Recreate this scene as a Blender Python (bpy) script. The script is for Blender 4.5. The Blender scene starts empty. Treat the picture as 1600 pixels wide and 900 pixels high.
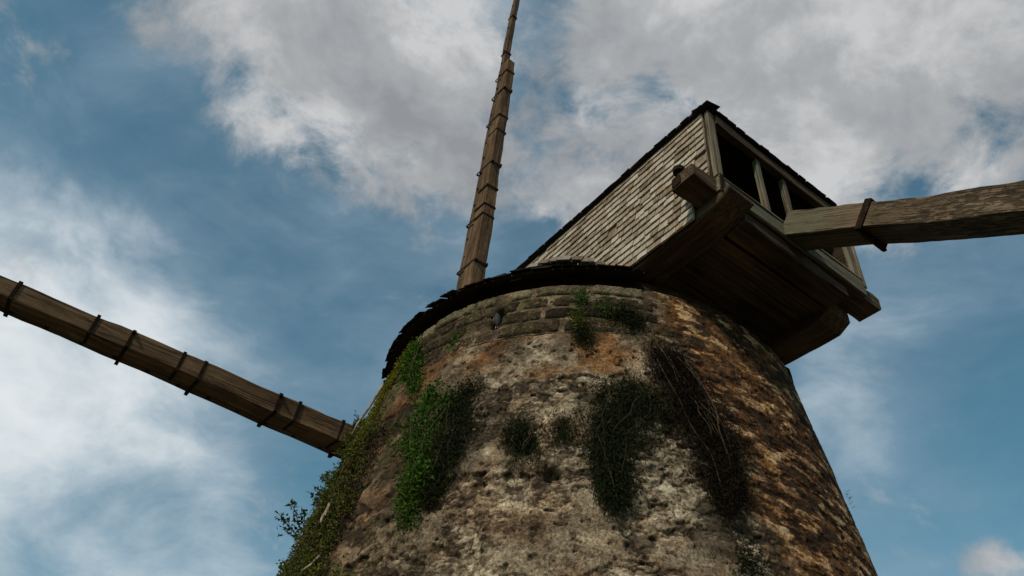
import bpy, math, random
import numpy as np
from mathutils import Matrix, Vector

# ------------------------------------------------------------------ camera, sky, sun, exposure
scene = bpy.context.scene
F_PX = 1185.15
CAM = Vector((0.0, -8.150185, 1.6))
PITCH, YAW, ROLL = 0.752645, -0.142727, 0.121278
fw = Vector((math.sin(YAW)*math.cos(PITCH), math.cos(YAW)*math.cos(PITCH), math.sin(PITCH)))
rt = Vector((math.cos(YAW), -math.sin(YAW), 0)); up = rt.cross(fw)
rt2 = rt*math.cos(ROLL)+up*math.sin(ROLL); up2 = -rt*math.sin(ROLL)+up*math.cos(ROLL)
cam_data = bpy.data.cameras.new('camera'); cam = bpy.data.objects.new('camera', cam_data)
scene.collection.objects.link(cam)
cam_data.sensor_width = 36.0; cam_data.lens = F_PX/1600*36.0
cam_data.clip_start = 0.05; cam_data.clip_end = 5000
m = Matrix((rt2, up2, -fw)).transposed().to_4x4(); m.translation = CAM
cam.matrix_world = m
scene.camera = cam

SUN_EL, SUN_AZ_VEC = math.radians(38), Vector((-0.48, -0.88))     # the sun stands left of and behind the camera
sun_data = bpy.data.lights.new('sun', 'SUN'); sun_data.energy = 2.9; sun_data.angle = math.radians(3)
sun_data.color = (1.0, 0.85, 0.66)
sun = bpy.data.objects.new('sun', sun_data); scene.collection.objects.link(sun)
sd = Vector((SUN_AZ_VEC.x, SUN_AZ_VEC.y, 0)).normalized()*math.cos(SUN_EL); sd.z = math.sin(SUN_EL)
sun.rotation_euler = sd.to_track_quat('Z', 'Y').to_euler()
sun.location = (-6, -10, 14)
scene.view_settings.view_transform = 'Standard'; scene.view_settings.look = 'None'
scene.view_settings.exposure = 0.0; scene.view_settings.gamma = 1.0
scene.view_settings.use_curve_mapping = False

def pix_dir(x, y):
    d = rt2*((x-800)/F_PX) + up2*(-(y-450)/F_PX) + fw
    return d.normalized()

class NT:
    """tiny node-tree helper"""
    def __init__(s, nt): s.nt = nt; nt.nodes.clear()
    def n(s, t, **kw):
        nd = s.nt.nodes.new(t)
        for k, v in kw.items():
            if k == 'inp':
                for a, b in v.items(): s.set(nd.inputs[a], b)
            else: setattr(nd, k, v)
        return nd
    def set(s, sock, v):
        if isinstance(v, bpy.types.NodeSocket): s.nt.links.new(v, sock)
        else:
            if sock.type == 'RGBA' and len(v) == 3: v = (*v, 1)
            sock.default_value = v
    def math(s, op, a, b=0.0, c=None, clamp=False):
        nd = s.n('ShaderNodeMath', operation=op, use_clamp=clamp)
        s.set(nd.inputs[0], a); s.set(nd.inputs[1], b)
        if c is not None: s.set(nd.inputs[2], c)
        return nd.outputs[0]
    def smooth(s, v, lo, hi, a=0.0, b=1.0):
        nd = s.n('ShaderNodeMapRange', interpolation_type='SMOOTHSTEP')
        s.set(nd.inputs['Value'], v); s.set(nd.inputs['From Min'], lo); s.set(nd.inputs['From Max'], hi)
        s.set(nd.inputs['To Min'], a); s.set(nd.inputs['To Max'], b); return nd.outputs[0]
    def mix(s, f, a, b, mode='MIX'):
        nd = s.n('ShaderNodeMix', data_type='RGBA', blend_type=mode)
        s.set(nd.inputs[0], f); s.set(nd.inputs[6], a); s.set(nd.inputs[7], b); return nd.outputs[2]
    def noise(s, vec, scale, detail=5.0, rough=0.55, dist=0.0, lac=2.0):
        nd = s.n('ShaderNodeTexNoise', inp={'Vector': vec, 'Scale': scale, 'Detail': detail, 'Roughness': rough, 'Distortion': dist, 'Lacunarity': lac})
        return nd.outputs[0]
    def mapping(s, vec, scale=(1,1,1), loc=(0,0,0), rot=(0,0,0)):
        return s.n('ShaderNodeMapping', inp={'Vector': vec, 'Scale': scale, 'Location': loc, 'Rotation': rot}).outputs[0]
    def ramp(s, v, stops):
        nd = s.n('ShaderNodeValToRGB'); s.set(nd.inputs[0], v); cr = nd.color_ramp
        while len(cr.elements) < len(stops): cr.elements.new(0.5)
        for e, (p, c) in zip(cr.elements, stops):
            e.position = p; e.color = (*c, 1) if len(c) == 3 else c
        return nd.outputs[0]

world = bpy.data.worlds.new('World'); scene.world = world; world.use_nodes = True
t = NT(world.node_tree)
SKY = 0.10
sky = t.n('ShaderNodeTexSky', sky_type='NISHITA', sun_disc=False, sun_elevation=SUN_EL,
          sun_rotation=math.atan2(sd.x, sd.y), air_density=1.0, dust_density=1.0, ozone_density=1.6)
gen = t.n('ShaderNodeTexCoord').outputs['Generated']
sep = t.n('ShaderNodeSeparateXYZ', inp={0: gen})
zc = t.math('MAXIMUM', sep.outputs[2], 0.06)
px = t.math('DIVIDE', sep.outputs[0], zc); py = t.math('DIVIDE', sep.outputs[1], zc)
plane = t.n('ShaderNodeCombineXYZ', inp={0: px, 1: py, 2: 0.0}).outputs[0]
def blob(x, y, r_px, amp):
    """a broad bank of cloud (or a break in it) in one direction of the sky"""
    d = pix_dir(x, y); ang = r_px/F_PX
    dot = t.n('ShaderNodeVectorMath', operation='DOT_PRODUCT', inp={0: gen, 1: tuple(d)}).outputs[1]
    v_ = t.smooth(dot, math.cos(ang), math.cos(ang*0.15))
    return t.math('MULTIPLY', v_, amp)
dirn = t.mapping(gen, (1.0, 1.0, 1.25))
warp = t.n('ShaderNodeTexNoise', inp={'Vector': dirn, 'Scale': 3.0, 'Detail': 3.0}).outputs['Color']
dirw = t.n('ShaderNodeVectorMath', operation='MULTIPLY_ADD', inp={0: warp, 1: (0.16, 0.16, 0.16), 2: dirn}).outputs[0]
cl = t.math('ADD', t.math('MULTIPLY', t.noise(dirw, 7.5, 11.0, 0.63, 0.1), 0.75), t.math('MULTIPLY', t.noise(dirw, 2.6, 4.0, 0.5), 0.25))
cl = t.math('ADD', t.math('MULTIPLY', t.math('SUBTRACT', cl, 0.5), 2.3), 0.42)
blobs = [(400, 60, 210, .26), (560, 110, 260, .26), (680, 40, 200, .14), (620, 230, 170, .10), (700, 290, 150, .12),
         (950, 220, 230, .18), (1180, 60, 420, .30), (1450, 60, 380, .26), (1330, 220, 210, .16), (1580, 180, 160, .10), (900, 20, 120, .10),
         (120, 70, 130, .08), (210, 170, 200, -.16), (400, 330, 260, -.20), (835, 75, 110, -.22), (1040, 180, 95, -.16), (1490, 265, 130, -.26),
         (1565, 892, 60, .40), (1500, 720, 420, -.16), (640, 440, 300, -.14), (200, 640, 480, -.20), (60, 800, 300, -.15), (1250, 560, 300, -.10)]
cov = cl
for b in blobs: cov = t.math('ADD', cov, blob(*b))
mask = t.smooth(cov, 0.36, 0.80)
# thin veil of high cloud, streaked
veil_n = t.noise(t.mapping(dirw, (1.0, 1.6, 1.9), (3.1, 1.7, 0), (0, 0.4, 0.5)), 3.6, 9.0, 0.58, 0.12)
veil = t.math('ADD', t.math('MULTIPLY', t.math('SUBTRACT', veil_n, 0.5), 1.15), 0.50)
for b in [(-80, 660, 460, .30), (100, 800, 420, .08), (330, 620, 420, .08), (1300, 560, 380, .03), (1450, 480, 260, .05), (420, 300, 260, -.12), (1590, 690, 200, -.22), (1500, 270, 160, -.12), (230, 90, 220, -.06), (170, 830, 150, -.16), (520, 790, 160, -.12)]:
    veil = t.math('ADD', veil, blob(*b))
veil = t.smooth(veil, 0.08, 1.12)
shade = t.noise(t.mapping(dirw, loc=(5, 2, 0)), 5.5, 8.0, 0.6)
ccol = t.ramp(shade, [(0.35, (0.30, 0.312, 0.328)), (0.50, (0.42, 0.43, 0.44)), (0.62, (0.62, 0.62, 0.62))])
vcol = t.ramp(veil, [(0.0, (0.16, 0.27, 0.37)), (0.5, (0.27, 0.37, 0.46)), (0.8, (0.52, 0.60, 0.66)), (1.0, (0.80, 0.84, 0.86))])
k = 1.0/SKY
sc_ = lambda c: t.mix(1.0, c, (k, k, k), 'MULTIPLY')
base = t.mix(1.0, sky.outputs[0], (0.72, 1.14, 0.97), 'MULTIPLY')
c1 = t.mix(t.math('MULTIPLY', veil, 0.92), base, sc_(vcol))
c2 = t.mix(t.math('MULTIPLY', mask, 0.93), c1, sc_(ccol))
bg = t.n('ShaderNodeBackground', inp={'Color': c2, 'Strength': SKY})
out = t.n('ShaderNodeOutputWorld'); t.nt.links.new(bg.outputs[0], out.inputs[0])
world.cycles.sampling_method = 'MANUAL'; world.cycles.sample_map_resolution = 512

# ------------------------------------------------------------------ helpers
random.seed(7); rng = np.random.default_rng(11)
COL = scene.collection
WM = {}
def link(name, data, parent=None, mw=None):
    o = bpy.data.objects.new(name, data); COL.objects.link(o)
    mw = mw.copy() if mw is not None else Matrix()
    if parent is not None:
        o.parent = parent; o.matrix_parent_inverse = WM[parent].inverted()
    o.matrix_basis = mw; WM[o] = mw
    return o
def thing(name, label, cat, loc, group=None):
    o = link(name, None, None, Matrix.Translation(Vector(loc))); o.empty_display_size = 0.2
    return tag(o, label, cat, group)
def tag(o, label, cat=None, group=None):
    o['label'] = label
    if cat: o['category'] = cat
    if group: o['group'] = group
    return o
def mesh(name, v, f, mat=None, smooth=False):
    me = bpy.data.meshes.new(name); me.from_pydata([tuple(x) for x in v], [], f); me.update()
    if mat: me.materials.append(mat)
    if smooth: me.polygons.foreach_set('use_smooth', [True]*len(me.polygons))
    return me
def mesh_np(name, v, quads, mat=None, smooth=True):
    """fast mesh from arrays: v (n,3), quads (m,k)"""
    me = bpy.data.meshes.new(name); m_, k_ = quads.shape
    me.vertices.add(len(v)); me.vertices.foreach_set('co', np.asarray(v, np.float32).ravel())
    me.loops.add(m_*k_); me.loops.foreach_set('vertex_index', quads.astype(np.int32).ravel())
    me.polygons.add(m_); me.polygons.foreach_set('loop_start', np.arange(0, m_*k_, k_, dtype=np.int32))
    me.polygons.foreach_set('use_smooth', np.full(m_, smooth))
    me.update(calc_edges=True)
    if mat: me.materials.append(mat)
    return me
def attr(me, name, arr):
    a = me.attributes.new(name, 'FLOAT', 'POINT'); a.data.foreach_set('value', np.asarray(arr, np.float32))

def hash3(ix, iy, iz, seed):
    h = (ix*374761393 + iy*668265263 + iz*2147483647 + seed*1274126177) & 0xFFFFFFFF
    h = ((h ^ (h >> 13))*1274126177) & 0xFFFFFFFF
    h = ((h ^ (h >> 16))*2246822519) & 0xFFFFFFFF
    return ((h ^ (h >> 15)) & 0xFFFFFF)/float(0xFFFFFF)
def vnoise(x, y, seed):
    x = np.asarray(x, float); y = np.asarray(y, float)
    ix = np.floor(x).astype(np.int64); iy = np.floor(y).astype(np.int64); fx = x-ix; fy = y-iy
    fx = fx*fx*fx*(fx*(fx*6-15)+10); fy = fy*fy*fy*(fy*(fy*6-15)+10)
    h = lambda a, b: hash3(ix+a, iy+b, np.int64(0), seed)
    return (h(0,0)*(1-fx)+h(1,0)*fx)*(1-fy)+(h(0,1)*(1-fx)+h(1,1)*fx)*fy
def fbm(x, y, seed, octv=5, gain=0.5):
    s = 0; a = 1; tot = 0; c, sn = math.cos(0.6), math.sin(0.6)
    for i in range(octv):
        s = s+a*vnoise(x, y, seed+i*17); tot += a; a *= gain
        x, y = (x*c-y*sn)*2.03+13.7, (x*sn+y*c)*2.03+7.1
    return s/tot
def voro(x, y, seed):
    ix = np.floor(x).astype(np.int64); iy = np.floor(y).astype(np.int64)
    f1 = np.full(x.shape, 9.0); f2 = np.full(x.shape, 9.0); idv = np.zeros(x.shape)
    for a in (-1, 0, 1):
        for b in (-1, 0, 1):
            cx = ix+a+0.15+0.7*hash3(ix+a, iy+b, np.int64(0), seed); cy = iy+b+0.15+0.7*hash3(ix+a, iy+b, np.int64(0), seed+5)
            d = np.hypot(x-cx, y-cy); r = hash3(ix+a, iy+b, np.int64(0), seed+9)
            new = d < f1
            f2 = np.where(new, f1, np.minimum(f2, d)); idv = np.where(new, r, idv); f1 = np.where(new, d, f1)
    return f1, f2, idv
def sstep(x, a, b):
    u = np.clip((x-a)/(b-a), 0, 1); return u*u*(3-2*u)

# ------------------------------------------------------------------ materials
def new_mat(name):
    ma = bpy.data.materials.new(name); ma.use_nodes = True; return ma, NT(ma.node_tree)
def finish(t, col, rough=0.85, bump=None, bstr=0.4, bdist=0.01, spec=0.25):
    p = t.n('ShaderNodeBsdfPrincipled'); t.set(p.inputs['Base Color'], col); t.set(p.inputs['Roughness'], rough)
    p.inputs['Specular IOR Level'].default_value = spec
    if bump is not None:
        b = t.n('ShaderNodeBump', inp={'Height': bump, 'Strength': bstr, 'Distance': bdist}); t.set(p.inputs['Normal'], b.outputs[0])
    o = t.n('ShaderNodeOutputMaterial'); t.nt.links.new(p.outputs[0], o.inputs[0]); return p
def wood(name, dark, mid, light, algae=None, algae_amt=0.0, pitted=False):
    ma, t = new_mat(name)
    tc = t.n('ShaderNodeTexCoord').outputs['Object']
    rnd = t.n('ShaderNodeObjectInfo').outputs['Random']
    off = t.n('ShaderNodeVectorMath', operation='ADD', inp={0: tc, 1: t.n('ShaderNodeCombineXYZ', inp={0: t.math('MULTIPLY', rnd, 37.0), 1: t.math('MULTIPLY', rnd, 11.0), 2: t.math('MULTIPLY', rnd, 23.0)}).outputs[0]}).outputs[0]
    g1 = t.noise(t.mapping(off, (0.9, 20, 20)), 1.0, 7, 0.62, 0.3)
    g2 = t.noise(t.mapping(off, (0.8, 64, 64)), 1.0, 4, 0.6, 0.2)
    blot = t.noise(t.mapping(off, (1.3, 2.6, 2.6)), 1.0, 6, 0.6)
    v = t.math('ADD', t.math('MULTIPLY', g1, 0.55), t.math('MULTIPLY', blot, 0.45))
    v = t.math('ADD', v, t.math('MULTIPLY', t.math('SUBTRACT', rnd, 0.5), 0.08))
    col = t.ramp(v, [(0.33, dark), (0.50, mid), (0.68, light)])
    if algae:
        am = t.smooth(t.noise(t.mapping(off, (0.9, 3, 3), (4, 9, 2)), 1.2, 6, 0.62), 0.62-0.3*algae_amt, 0.78-0.3*algae_amt)
        if pitted:
            xg = t.n('ShaderNodeSeparateXYZ', inp={0: tc}).outputs[0]
            am = t.math('ADD', t.math('MULTIPLY', am, 0.25), t.math('MULTIPLY', t.smooth(t.math('ADD', xg, blot), 1.45, 0.9), 0.75))
        col = t.mix(t.math('MULTIPLY', am, 0.75), col, algae)
    crack = t.smooth(g2, 0.37, 0.45)
    col = t.mix(t.math('MULTIPLY', t.math('SUBTRACT', 1.0, crack), 0.75), col, (0.012, 0.009, 0.006))
    h = t.math('ADD', t.math('MULTIPLY', g1, 0.6), t.math('MULTIPLY', crack, 0.7))
    if pitted:
        pn = t.noise(t.mapping(off, (9, 44, 44)), 1.0, 6, 0.62)
        pm = t.math('MULTIPLY', t.smooth(pn, 0.54, 0.45), t.math('MULTIPLY', t.smooth(blot, 0.36, 0.50), t.smooth(t.n('ShaderNodeSeparateXYZ', inp={0: tc}).outputs[0], 0.95, 1.2)))
        col = t.mix(t.math('MULTIPLY', pm, 0.70), col, (0.018, 0.013, 0.009))
        col = t.mix(t.math('MULTIPLY', t.smooth(pn, 0.62, 0.70), 0.5), col, light)
        h = t.math('SUBTRACT', h, t.math('MULTIPLY', pm, 1.6))
    finish(t, col, 0.88, h, 0.75, 0.016, 0.12); return ma
M = {}
M['arm'] = wood('weathered_arm_timber', (0.038, 0.022, 0.013), (0.120, 0.072, 0.040), (0.265, 0.168, 0.098))
M['whip'] = wood('weathered_whip_timber', (0.028, 0.018, 0.012), (0.080, 0.049, 0.030), (0.155, 0.104, 0.066))
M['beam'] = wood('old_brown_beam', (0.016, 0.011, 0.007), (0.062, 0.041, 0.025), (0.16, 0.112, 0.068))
M['sheer'] = wood('tan_sheer_timber', (0.06, 0.045, 0.03), (0.19, 0.145, 0.095), (0.36, 0.29, 0.20))
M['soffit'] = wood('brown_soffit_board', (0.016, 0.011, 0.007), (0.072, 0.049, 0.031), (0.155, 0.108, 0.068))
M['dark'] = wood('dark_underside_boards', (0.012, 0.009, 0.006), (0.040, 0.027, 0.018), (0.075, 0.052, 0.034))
M['green'] = wood('algae_grey_timber', (0.045, 0.036, 0.026), (0.125, 0.104, 0.075), (0.235, 0.205, 0.155), (0.095, 0.118, 0.082), 0.45)
M['trim'] = wood('pale_corner_board', (0.065, 0.050, 0.034), (0.165, 0.135, 0.096), (0.29, 0.248, 0.188), (0.15, 0.17, 0.125), 0.1)
M['tail'] = wood('worm_eaten_tail_timber', (0.038, 0.026, 0.017), (0.105, 0.074, 0.047), (0.215, 0.160, 0.108), (0.095, 0.108, 0.078), 0.05, pitted=True)
M['near_black'] = wood('near_black_roof_wood', (0.006, 0.005, 0.004), (0.016, 0.012, 0.009), (0.034, 0.025, 0.018))  # near-black base colour for the roof, eave and skirt shingles
M['tail_green'] = wood('algae_tail_timber', (0.06, 0.055, 0.04), (0.16, 0.15, 0.11), (0.28, 0.26, 0.20), (0.12, 0.165, 0.12), 0.75)

def m_iron():
    ma, t = new_mat('rusty_iron'); tc = t.n('ShaderNodeTexCoord').outputs['Object']
    n_ = t.noise(tc, 14, 6, 0.65)
    col = t.ramp(n_, [(0.35, (0.010, 0.007, 0.005)), (0.58, (0.022, 0.014, 0.009)), (0.76, (0.065, 0.032, 0.017))])
    finish(t, col, 0.9, n_, 0.4, 0.006, 0.06); return ma
M['iron'] = m_iron()
def m_shingle(name, k=1.0):
    ma, t = new_mat(name); tc = t.n('ShaderNodeTexCoord').outputs['Object']
    rnd = t.n('ShaderNodeObjectInfo').outputs['Random']
    off = t.n('ShaderNodeVectorMath', operation='ADD', inp={0: tc, 1: t.n('ShaderNodeCombineXYZ', inp={0: t.math('MULTIPLY', rnd, 31.0), 1: 0.0, 2: t.math('MULTIPLY', rnd, 17.0)}).outputs[0]}).outputs[0]
    g = t.noise(t.mapping(off, (42, 42, 3.0)), 1.0, 5, 0.6, 0.3)
    b = t.noise(off, 7.0, 6, 0.62)
    v = t.math('ADD', t.math('MULTIPLY', g, 0.40), t.math('MULTIPLY', b, 0.34)); v = t.math('ADD', v, t.math('MULTIPLY', rnd, 0.26))
    c = lambda *x: tuple(q*k for q in x)
    col = t.ramp(v, [(0.32, c(0.115, 0.080, 0.052)), (0.48, c(0.26, 0.215, 0.165)), (0.66, c(0.41, 0.37, 0.315))])
    st = t.smooth(t.noise(t.mapping(off, (6, 6, 3), (3, 3, 3)), 1.0, 5, 0.6), 0.55, 0.70)
    col = t.mix(t.math('MULTIPLY', st, 0.75), col, c(0.23, 0.145, 0.065))
    finish(t, col, 0.9, g, 0.5, 0.006, 0.15); return ma
M['shingle'] = m_shingle('weathered_shingle', 1.02); M['shingle_dark'] = m_shingle('dark_weathered_shingle', 0.22)
M['shingle_mid'] = m_shingle('aged_skirt_shingle', 0.5)

def m_wall():
    ma, t = new_mat('lime_rubble_masonry'); tc = t.n('ShaderNodeTexCoord').outputs['Object']
    A = lambda n_: t.n('ShaderNodeAttribute', attribute_name=n_).outputs['Fac']
    tone, rust, stain, moss = A('tone'), A('rust'), A('stain'), A('moss')
    f = t.noise(tc, 38, 6, 0.68); f2 = t.noise(tc, 9, 6, 0.62); f3 = t.noise(tc, 90, 3, 0.6)
    v = t.math('ADD', tone, t.math('MULTIPLY', t.math('SUBTRACT', f, 0.5), 1.35)); v = t.math('ADD', v, t.math('MULTIPLY', t.math('SUBTRACT', f2, 0.5), 0.6)); v = t.math('ADD', v, t.math('MULTIPLY', t.math('SUBTRACT', f3, 0.5), 0.75))
    col = t.ramp(v, [(0.05, (0.030, 0.022, 0.015)), (0.30, (0.105, 0.080, 0.055)), (0.52, (0.235, 0.185, 0.130)), (0.74, (0.38, 0.325, 0.24)), (0.95, (0.56, 0.51, 0.41))])
    rc = t.ramp(v, [(0.05, (0.020, 0.010, 0.005)), (0.30, (0.085, 0.037, 0.014)), (0.55, (0.185, 0.084, 0.031)), (0.78, (0.33, 0.185, 0.080)), (0.97, (0.52, 0.38, 0.23))])
    col = t.mix(t.math('MULTIPLY', rust, t.smooth(f2, 0.25, 0.6, 0.55, 1.0)), col, rc)
    sm = t.math('MULTIPLY', stain, t.smooth(f, 0.28, 0.62))
    col = t.mix(t.math('MULTIPLY', sm, 0.9, clamp=True), col, (0.020, 0.017, 0.013))
    mm = t.math('MULTIPLY', moss, t.smooth(f, 0.40, 0.60))
    col = t.mix(t.math('MULTIPLY', mm, 0.85, clamp=True), col, (0.055, 0.065, 0.018))
    h = t.math('ADD', t.math('MULTIPLY', f, 1.0), t.math('MULTIPLY', f3, 0.35))
    finish(t, col, 0.95, h, 0.6, 0.014, 0.08); return ma
M['wall'] = m_wall()
def m_stone(name, stops, moss=0.0):
    ma, t = new_mat(name); tc = t.n('ShaderNodeTexCoord').outputs['Object']; rnd = t.n('ShaderNodeObjectInfo').outputs['Random']
    off = t.n('ShaderNodeVectorMath', operation='ADD', inp={0: tc, 1: t.n('ShaderNodeCombineXYZ', inp={0: t.math('MULTIPLY', rnd, 31.0), 1: t.math('MULTIPLY', rnd, 7.0), 2: 0.0}).outputs[0]}).outputs[0]
    wp = t.n('ShaderNodeNewGeometry').outputs['Position']; f = t.noise(wp, 38, 7, 0.68); f2 = t.noise(wp, 9, 5, 0.6)
    v = t.math('ADD', t.math('MULTIPLY', f, 0.62), t.math('MULTIPLY', f2, 0.26)); v = t.math('ADD', v, t.math('MULTIPLY', rnd, 0.12))
    col = t.ramp(v, stops)
    if moss: col = t.mix(t.math('MULTIPLY', t.smooth(t.noise(off, 11, 5, 0.65), 0.66-moss*0.15, 0.76-moss*0.15), 0.8), col, (0.065, 0.062, 0.016))
    finish(t, col, 0.95, f, 0.9, 0.03, 0.1); return ma
M['block'] = m_stone('lichened_block', [(0.40, (0.010, 0.008, 0.005)), (0.52, (0.034, 0.025, 0.014)), (0.60, (0.085, 0.064, 0.036)), (0.69, (0.24, 0.19, 0.12))], 0.35)
M['block_top'] = m_stone('crusted_top_block', [(0.34, (0.03, 0.025, 0.016)), (0.48, (0.095, 0.08, 0.05)), (0.60, (0.21, 0.18, 0.12)), (0.72, (0.40, 0.36, 0.27))], 0.6)
M['rubble'] = m_stone('pale_rubble_stone', [(0.30, (0.035, 0.027, 0.018)), (0.46, (0.15, 0.118, 0.082)), (0.58, (0.27, 0.225, 0.16)), (0.74, (0.45, 0.40, 0.31))])
M['rubble_warm'] = m_stone('warm_rubble_stone', [(0.28, (0.05, 0.028, 0.015)), (0.45, (0.17, 0.10, 0.05)), (0.58, (0.31, 0.19, 0.095)), (0.72, (0.50, 0.37, 0.22))])

def m_leaf(name, c0, c1, trans=0.25):
    ma, t = new_mat(name); a = t.n('ShaderNodeAttribute', attribute_name='rnd').outputs['Fac']
    col = t.mix(a, c0, c1)
    p = t.n('ShaderNodeBsdfPrincipled'); t.set(p.inputs['Base Color'], col); p.inputs['Roughness'].default_value = 0.85; p.inputs['Specular IOR Level'].default_value = 0.06
    tr = t.n('ShaderNodeBsdfTranslucent', inp={'Color': col}); mx = t.n('ShaderNodeMixShader', inp={0: trans, 1: p.outputs[0], 2: tr.outputs[0]})
    o = t.n('ShaderNodeOutputMaterial'); t.nt.links.new(mx.outputs[0], o.inputs[0]); return ma
M['leaf_green'] = m_leaf('bright_creeper_leaf', (0.010, 0.022, 0.004), (0.085, 0.180, 0.022), 0.3)
M['leaf_fern'] = m_leaf('deep_green_fern_leaf', (0.015, 0.040, 0.008), (0.06, 0.13, 0.02), 0.25)  # the fern's own leaf colour, deeper green than the bright creeper
M['leaf_olive'] = m_leaf('olive_mat_leaf', (0.030, 0.042, 0.009), (0.14, 0.15, 0.030), 0.25)
M['leaf_moss'] = m_leaf('yellow_moss', (0.085, 0.090, 0.010), (0.23, 0.22, 0.028), 0.25)
M['leaf_dark'] = m_leaf('dark_creeper_leaf', (0.005, 0.007, 0.003), (0.020, 0.027, 0.009), 0.05)
M['leaf_dead'] = m_leaf('dead_brown_leaf', (0.012, 0.009, 0.006), (0.055, 0.040, 0.024), 0.1)
M['leaf_root'] = m_leaf('dark_root_fibre', (0.005, 0.004, 0.003), (0.020, 0.014, 0.009), 0.05)
M['leaf_sap'] = m_leaf('sapling_leaf', (0.020, 0.034, 0.010), (0.055, 0.085, 0.022), 0.25)
def m_stem(name, c0, c1):
    ma, t = new_mat(name); tc = t.n('ShaderNodeTexCoord').outputs['Object']
    finish(t, t.ramp(t.noise(tc, 18, 4), [(0.35, c0), (0.65, c1)]), 0.9); return ma
M['stem'] = m_stem('pale_dry_stem', (0.14, 0.105, 0.07), (0.34, 0.28, 0.20))
M['stem_mid'] = m_stem('brown_root_stem', (0.032, 0.024, 0.016), (0.105, 0.080, 0.052))
M['stem_dark'] = m_stem('dark_root_stem', (0.022, 0.016, 0.011), (0.085, 0.062, 0.040))

def m_ground():
    ma, t = new_mat('grass_and_dirt'); tc = t.n('ShaderNodeTexCoord').outputs['Object']
    n_ = t.noise(tc, 0.35, 8, 0.6); f = t.noise(tc, 9, 5, 0.6)
    v = t.math('ADD', t.math('MULTIPLY', n_, 0.6), t.math('MULTIPLY', f, 0.4))
    finish(t, t.ramp(v, [(0.35, (0.055, 0.052, 0.022)), (0.52, (0.105, 0.092, 0.050)), (0.68, (0.17, 0.135, 0.085))]), 0.95, f, 0.5, 0.03); return ma
M['ground'] = m_ground()

# ------------------------------------------------------------------ ground
gv, gf = [], []
rings = [0, 3, 6, 10, 16, 26, 45, 90, 200, 500, 1200, 3000]; NA = 64
for i, r in enumerate(rings):
    for a in range(NA):
        th = 2*math.pi*a/NA
        z = 0.0 if r < 12 else 0.25*math.sin(r*0.05+3*th)*min(1, (r-12)/40)
        gv.append((r*math.cos(th), r*math.sin(th), z))
for i in range(len(rings)-1):
    for a in range(NA):
        b = (a+1) % NA; gf.append((i*NA+a, i*NA+b, (i+1)*NA+b, (i+1)*NA+a) if i else (a, (i+1)*NA+b, (i+1)*NA+a))
go = link('ground', mesh('ground', gv, gf, M['ground'], True)); go['kind'] = 'structure'

# ------------------------------------------------------------------ stone tower
H, R0, SL = 7.027, 2.5, 0.17774
def rad(z): return R0+SL*(H-z)
def wall_pt(th_deg, z, off=0.0):
    th = math.radians(th_deg); r = rad(z)+off
    return Vector((r*math.cos(th), r*math.sin(th), z))
def wall_nrm(th_deg):
    th = math.radians(th_deg); return Vector((math.cos(th), math.sin(th), SL)).normalized()

tower = thing('stone_tower', 'round tapering windmill tower of weathered rubble stone and flaking plaster', 'tower', (0, 0, 0))
ASH_Z = [6.275, 6.475, 6.665, 6.855, 7.027]; ASH_A0, ASH_A1 = -178.0, -74.0
th_dense = np.linspace(-176, 2, 960); th_coarse = np.linspace(2, 184, 60)[1:-1]
TH = np.concatenate([th_dense, th_coarse])
ZZ = np.concatenate([np.linspace(0, 3.2, 24)[:-1], np.linspace(3.2, H, 400)])
T2, Z2 = np.meshgrid(TH, ZZ); U = np.radians(T2)*2.9
def gauss(th, z, t0, z0, st, sz): return np.exp(-(((th-t0)/st)**2+((z-z0)/sz)**2))
wx = (fbm(U*2.5, Z2*2.5, 3)-0.5)*0.5; wz = (fbm(U*2.5+40, Z2*2.5, 4)-0.5)*0.5
n1 = fbm(U*0.95+wx, Z2*1.5+wz, 21, 6, 0.55)
edge = (fbm(U*5, Z2*5, 88, 4)-0.5)
band = sstep(Z2+edge*0.22+0.06*np.sin(U*3), 5.60, 5.66)*sstep(T2, -150, -138)*(1-sstep(T2+edge*20, -84, -74))
reg = 0.50*band+0.30*gauss(T2, Z2, -100, 3.95, 12, .30)+0.22*gauss(T2, Z2, -95, 5.25, 6, .16)+0.22*gauss(T2, Z2, -88, 4.45, 8, .2) \
    + 0.20*gauss(T2, Z2, -83, 5.9, 9, .35)+0.16*gauss(T2, Z2, -147, 6.05, 8, .4)+0.10*gauss(T2, Z2, -108, 4.2, 8, .25)-0.10*sstep(T2, -125, -150)
right = sstep(T2+edge*14+(Z2-5)*5, -72, -60)                           # warm pitted render on the right flank
pl = sstep(n1+reg+edge*0.16, 0.635, 0.665)
ash = (sstep(Z2, 6.255, 6.265))*(1-sstep(T2+edge*16, -84, -72))
pl = pl*(1-ash)
w8x = fbm(U*11, Z2*11, 601, 3)-0.5; w8z = fbm(U*11+50, Z2*11, 602, 3)-0.5
ux, zx = U+wx*0.22+w8x*0.11, Z2+wz*0.22+w8z*0.085
f1a, f2a, ida = voro(ux*6.2, zx*10.0, 31); f1b, f2b, idb = voro(ux*13, zx*20, 57); f1c, f2c, idc = voro(ux*24, zx*30, 71)
crk = lambda a, b, w: sstep(b-a, 0.03, w)
sel = sstep(fbm(U*1.9, Z2*2.3, 611, 4), 0.47, 0.53)
joint = crk(f1a, f2a, 0.17)*sel+crk(f1b, f2b, 0.22)*(1-sel); sid = np.where(sel > 0.5, ida, idb)
r1 = hash3((sid*1e6).astype(np.int64), np.int64(1), np.int64(0), 3); r2 = hash3((sid*1e6).astype(np.int64), np.int64(2), np.int64(0), 4)
sb = crk(f1b, f2b, 0.34)*idb; sc = crk(f1c, f2c, .4)*idc
rough = fbm(U*9, Z2*13, 141, 5, 0.6)-0.5
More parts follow.
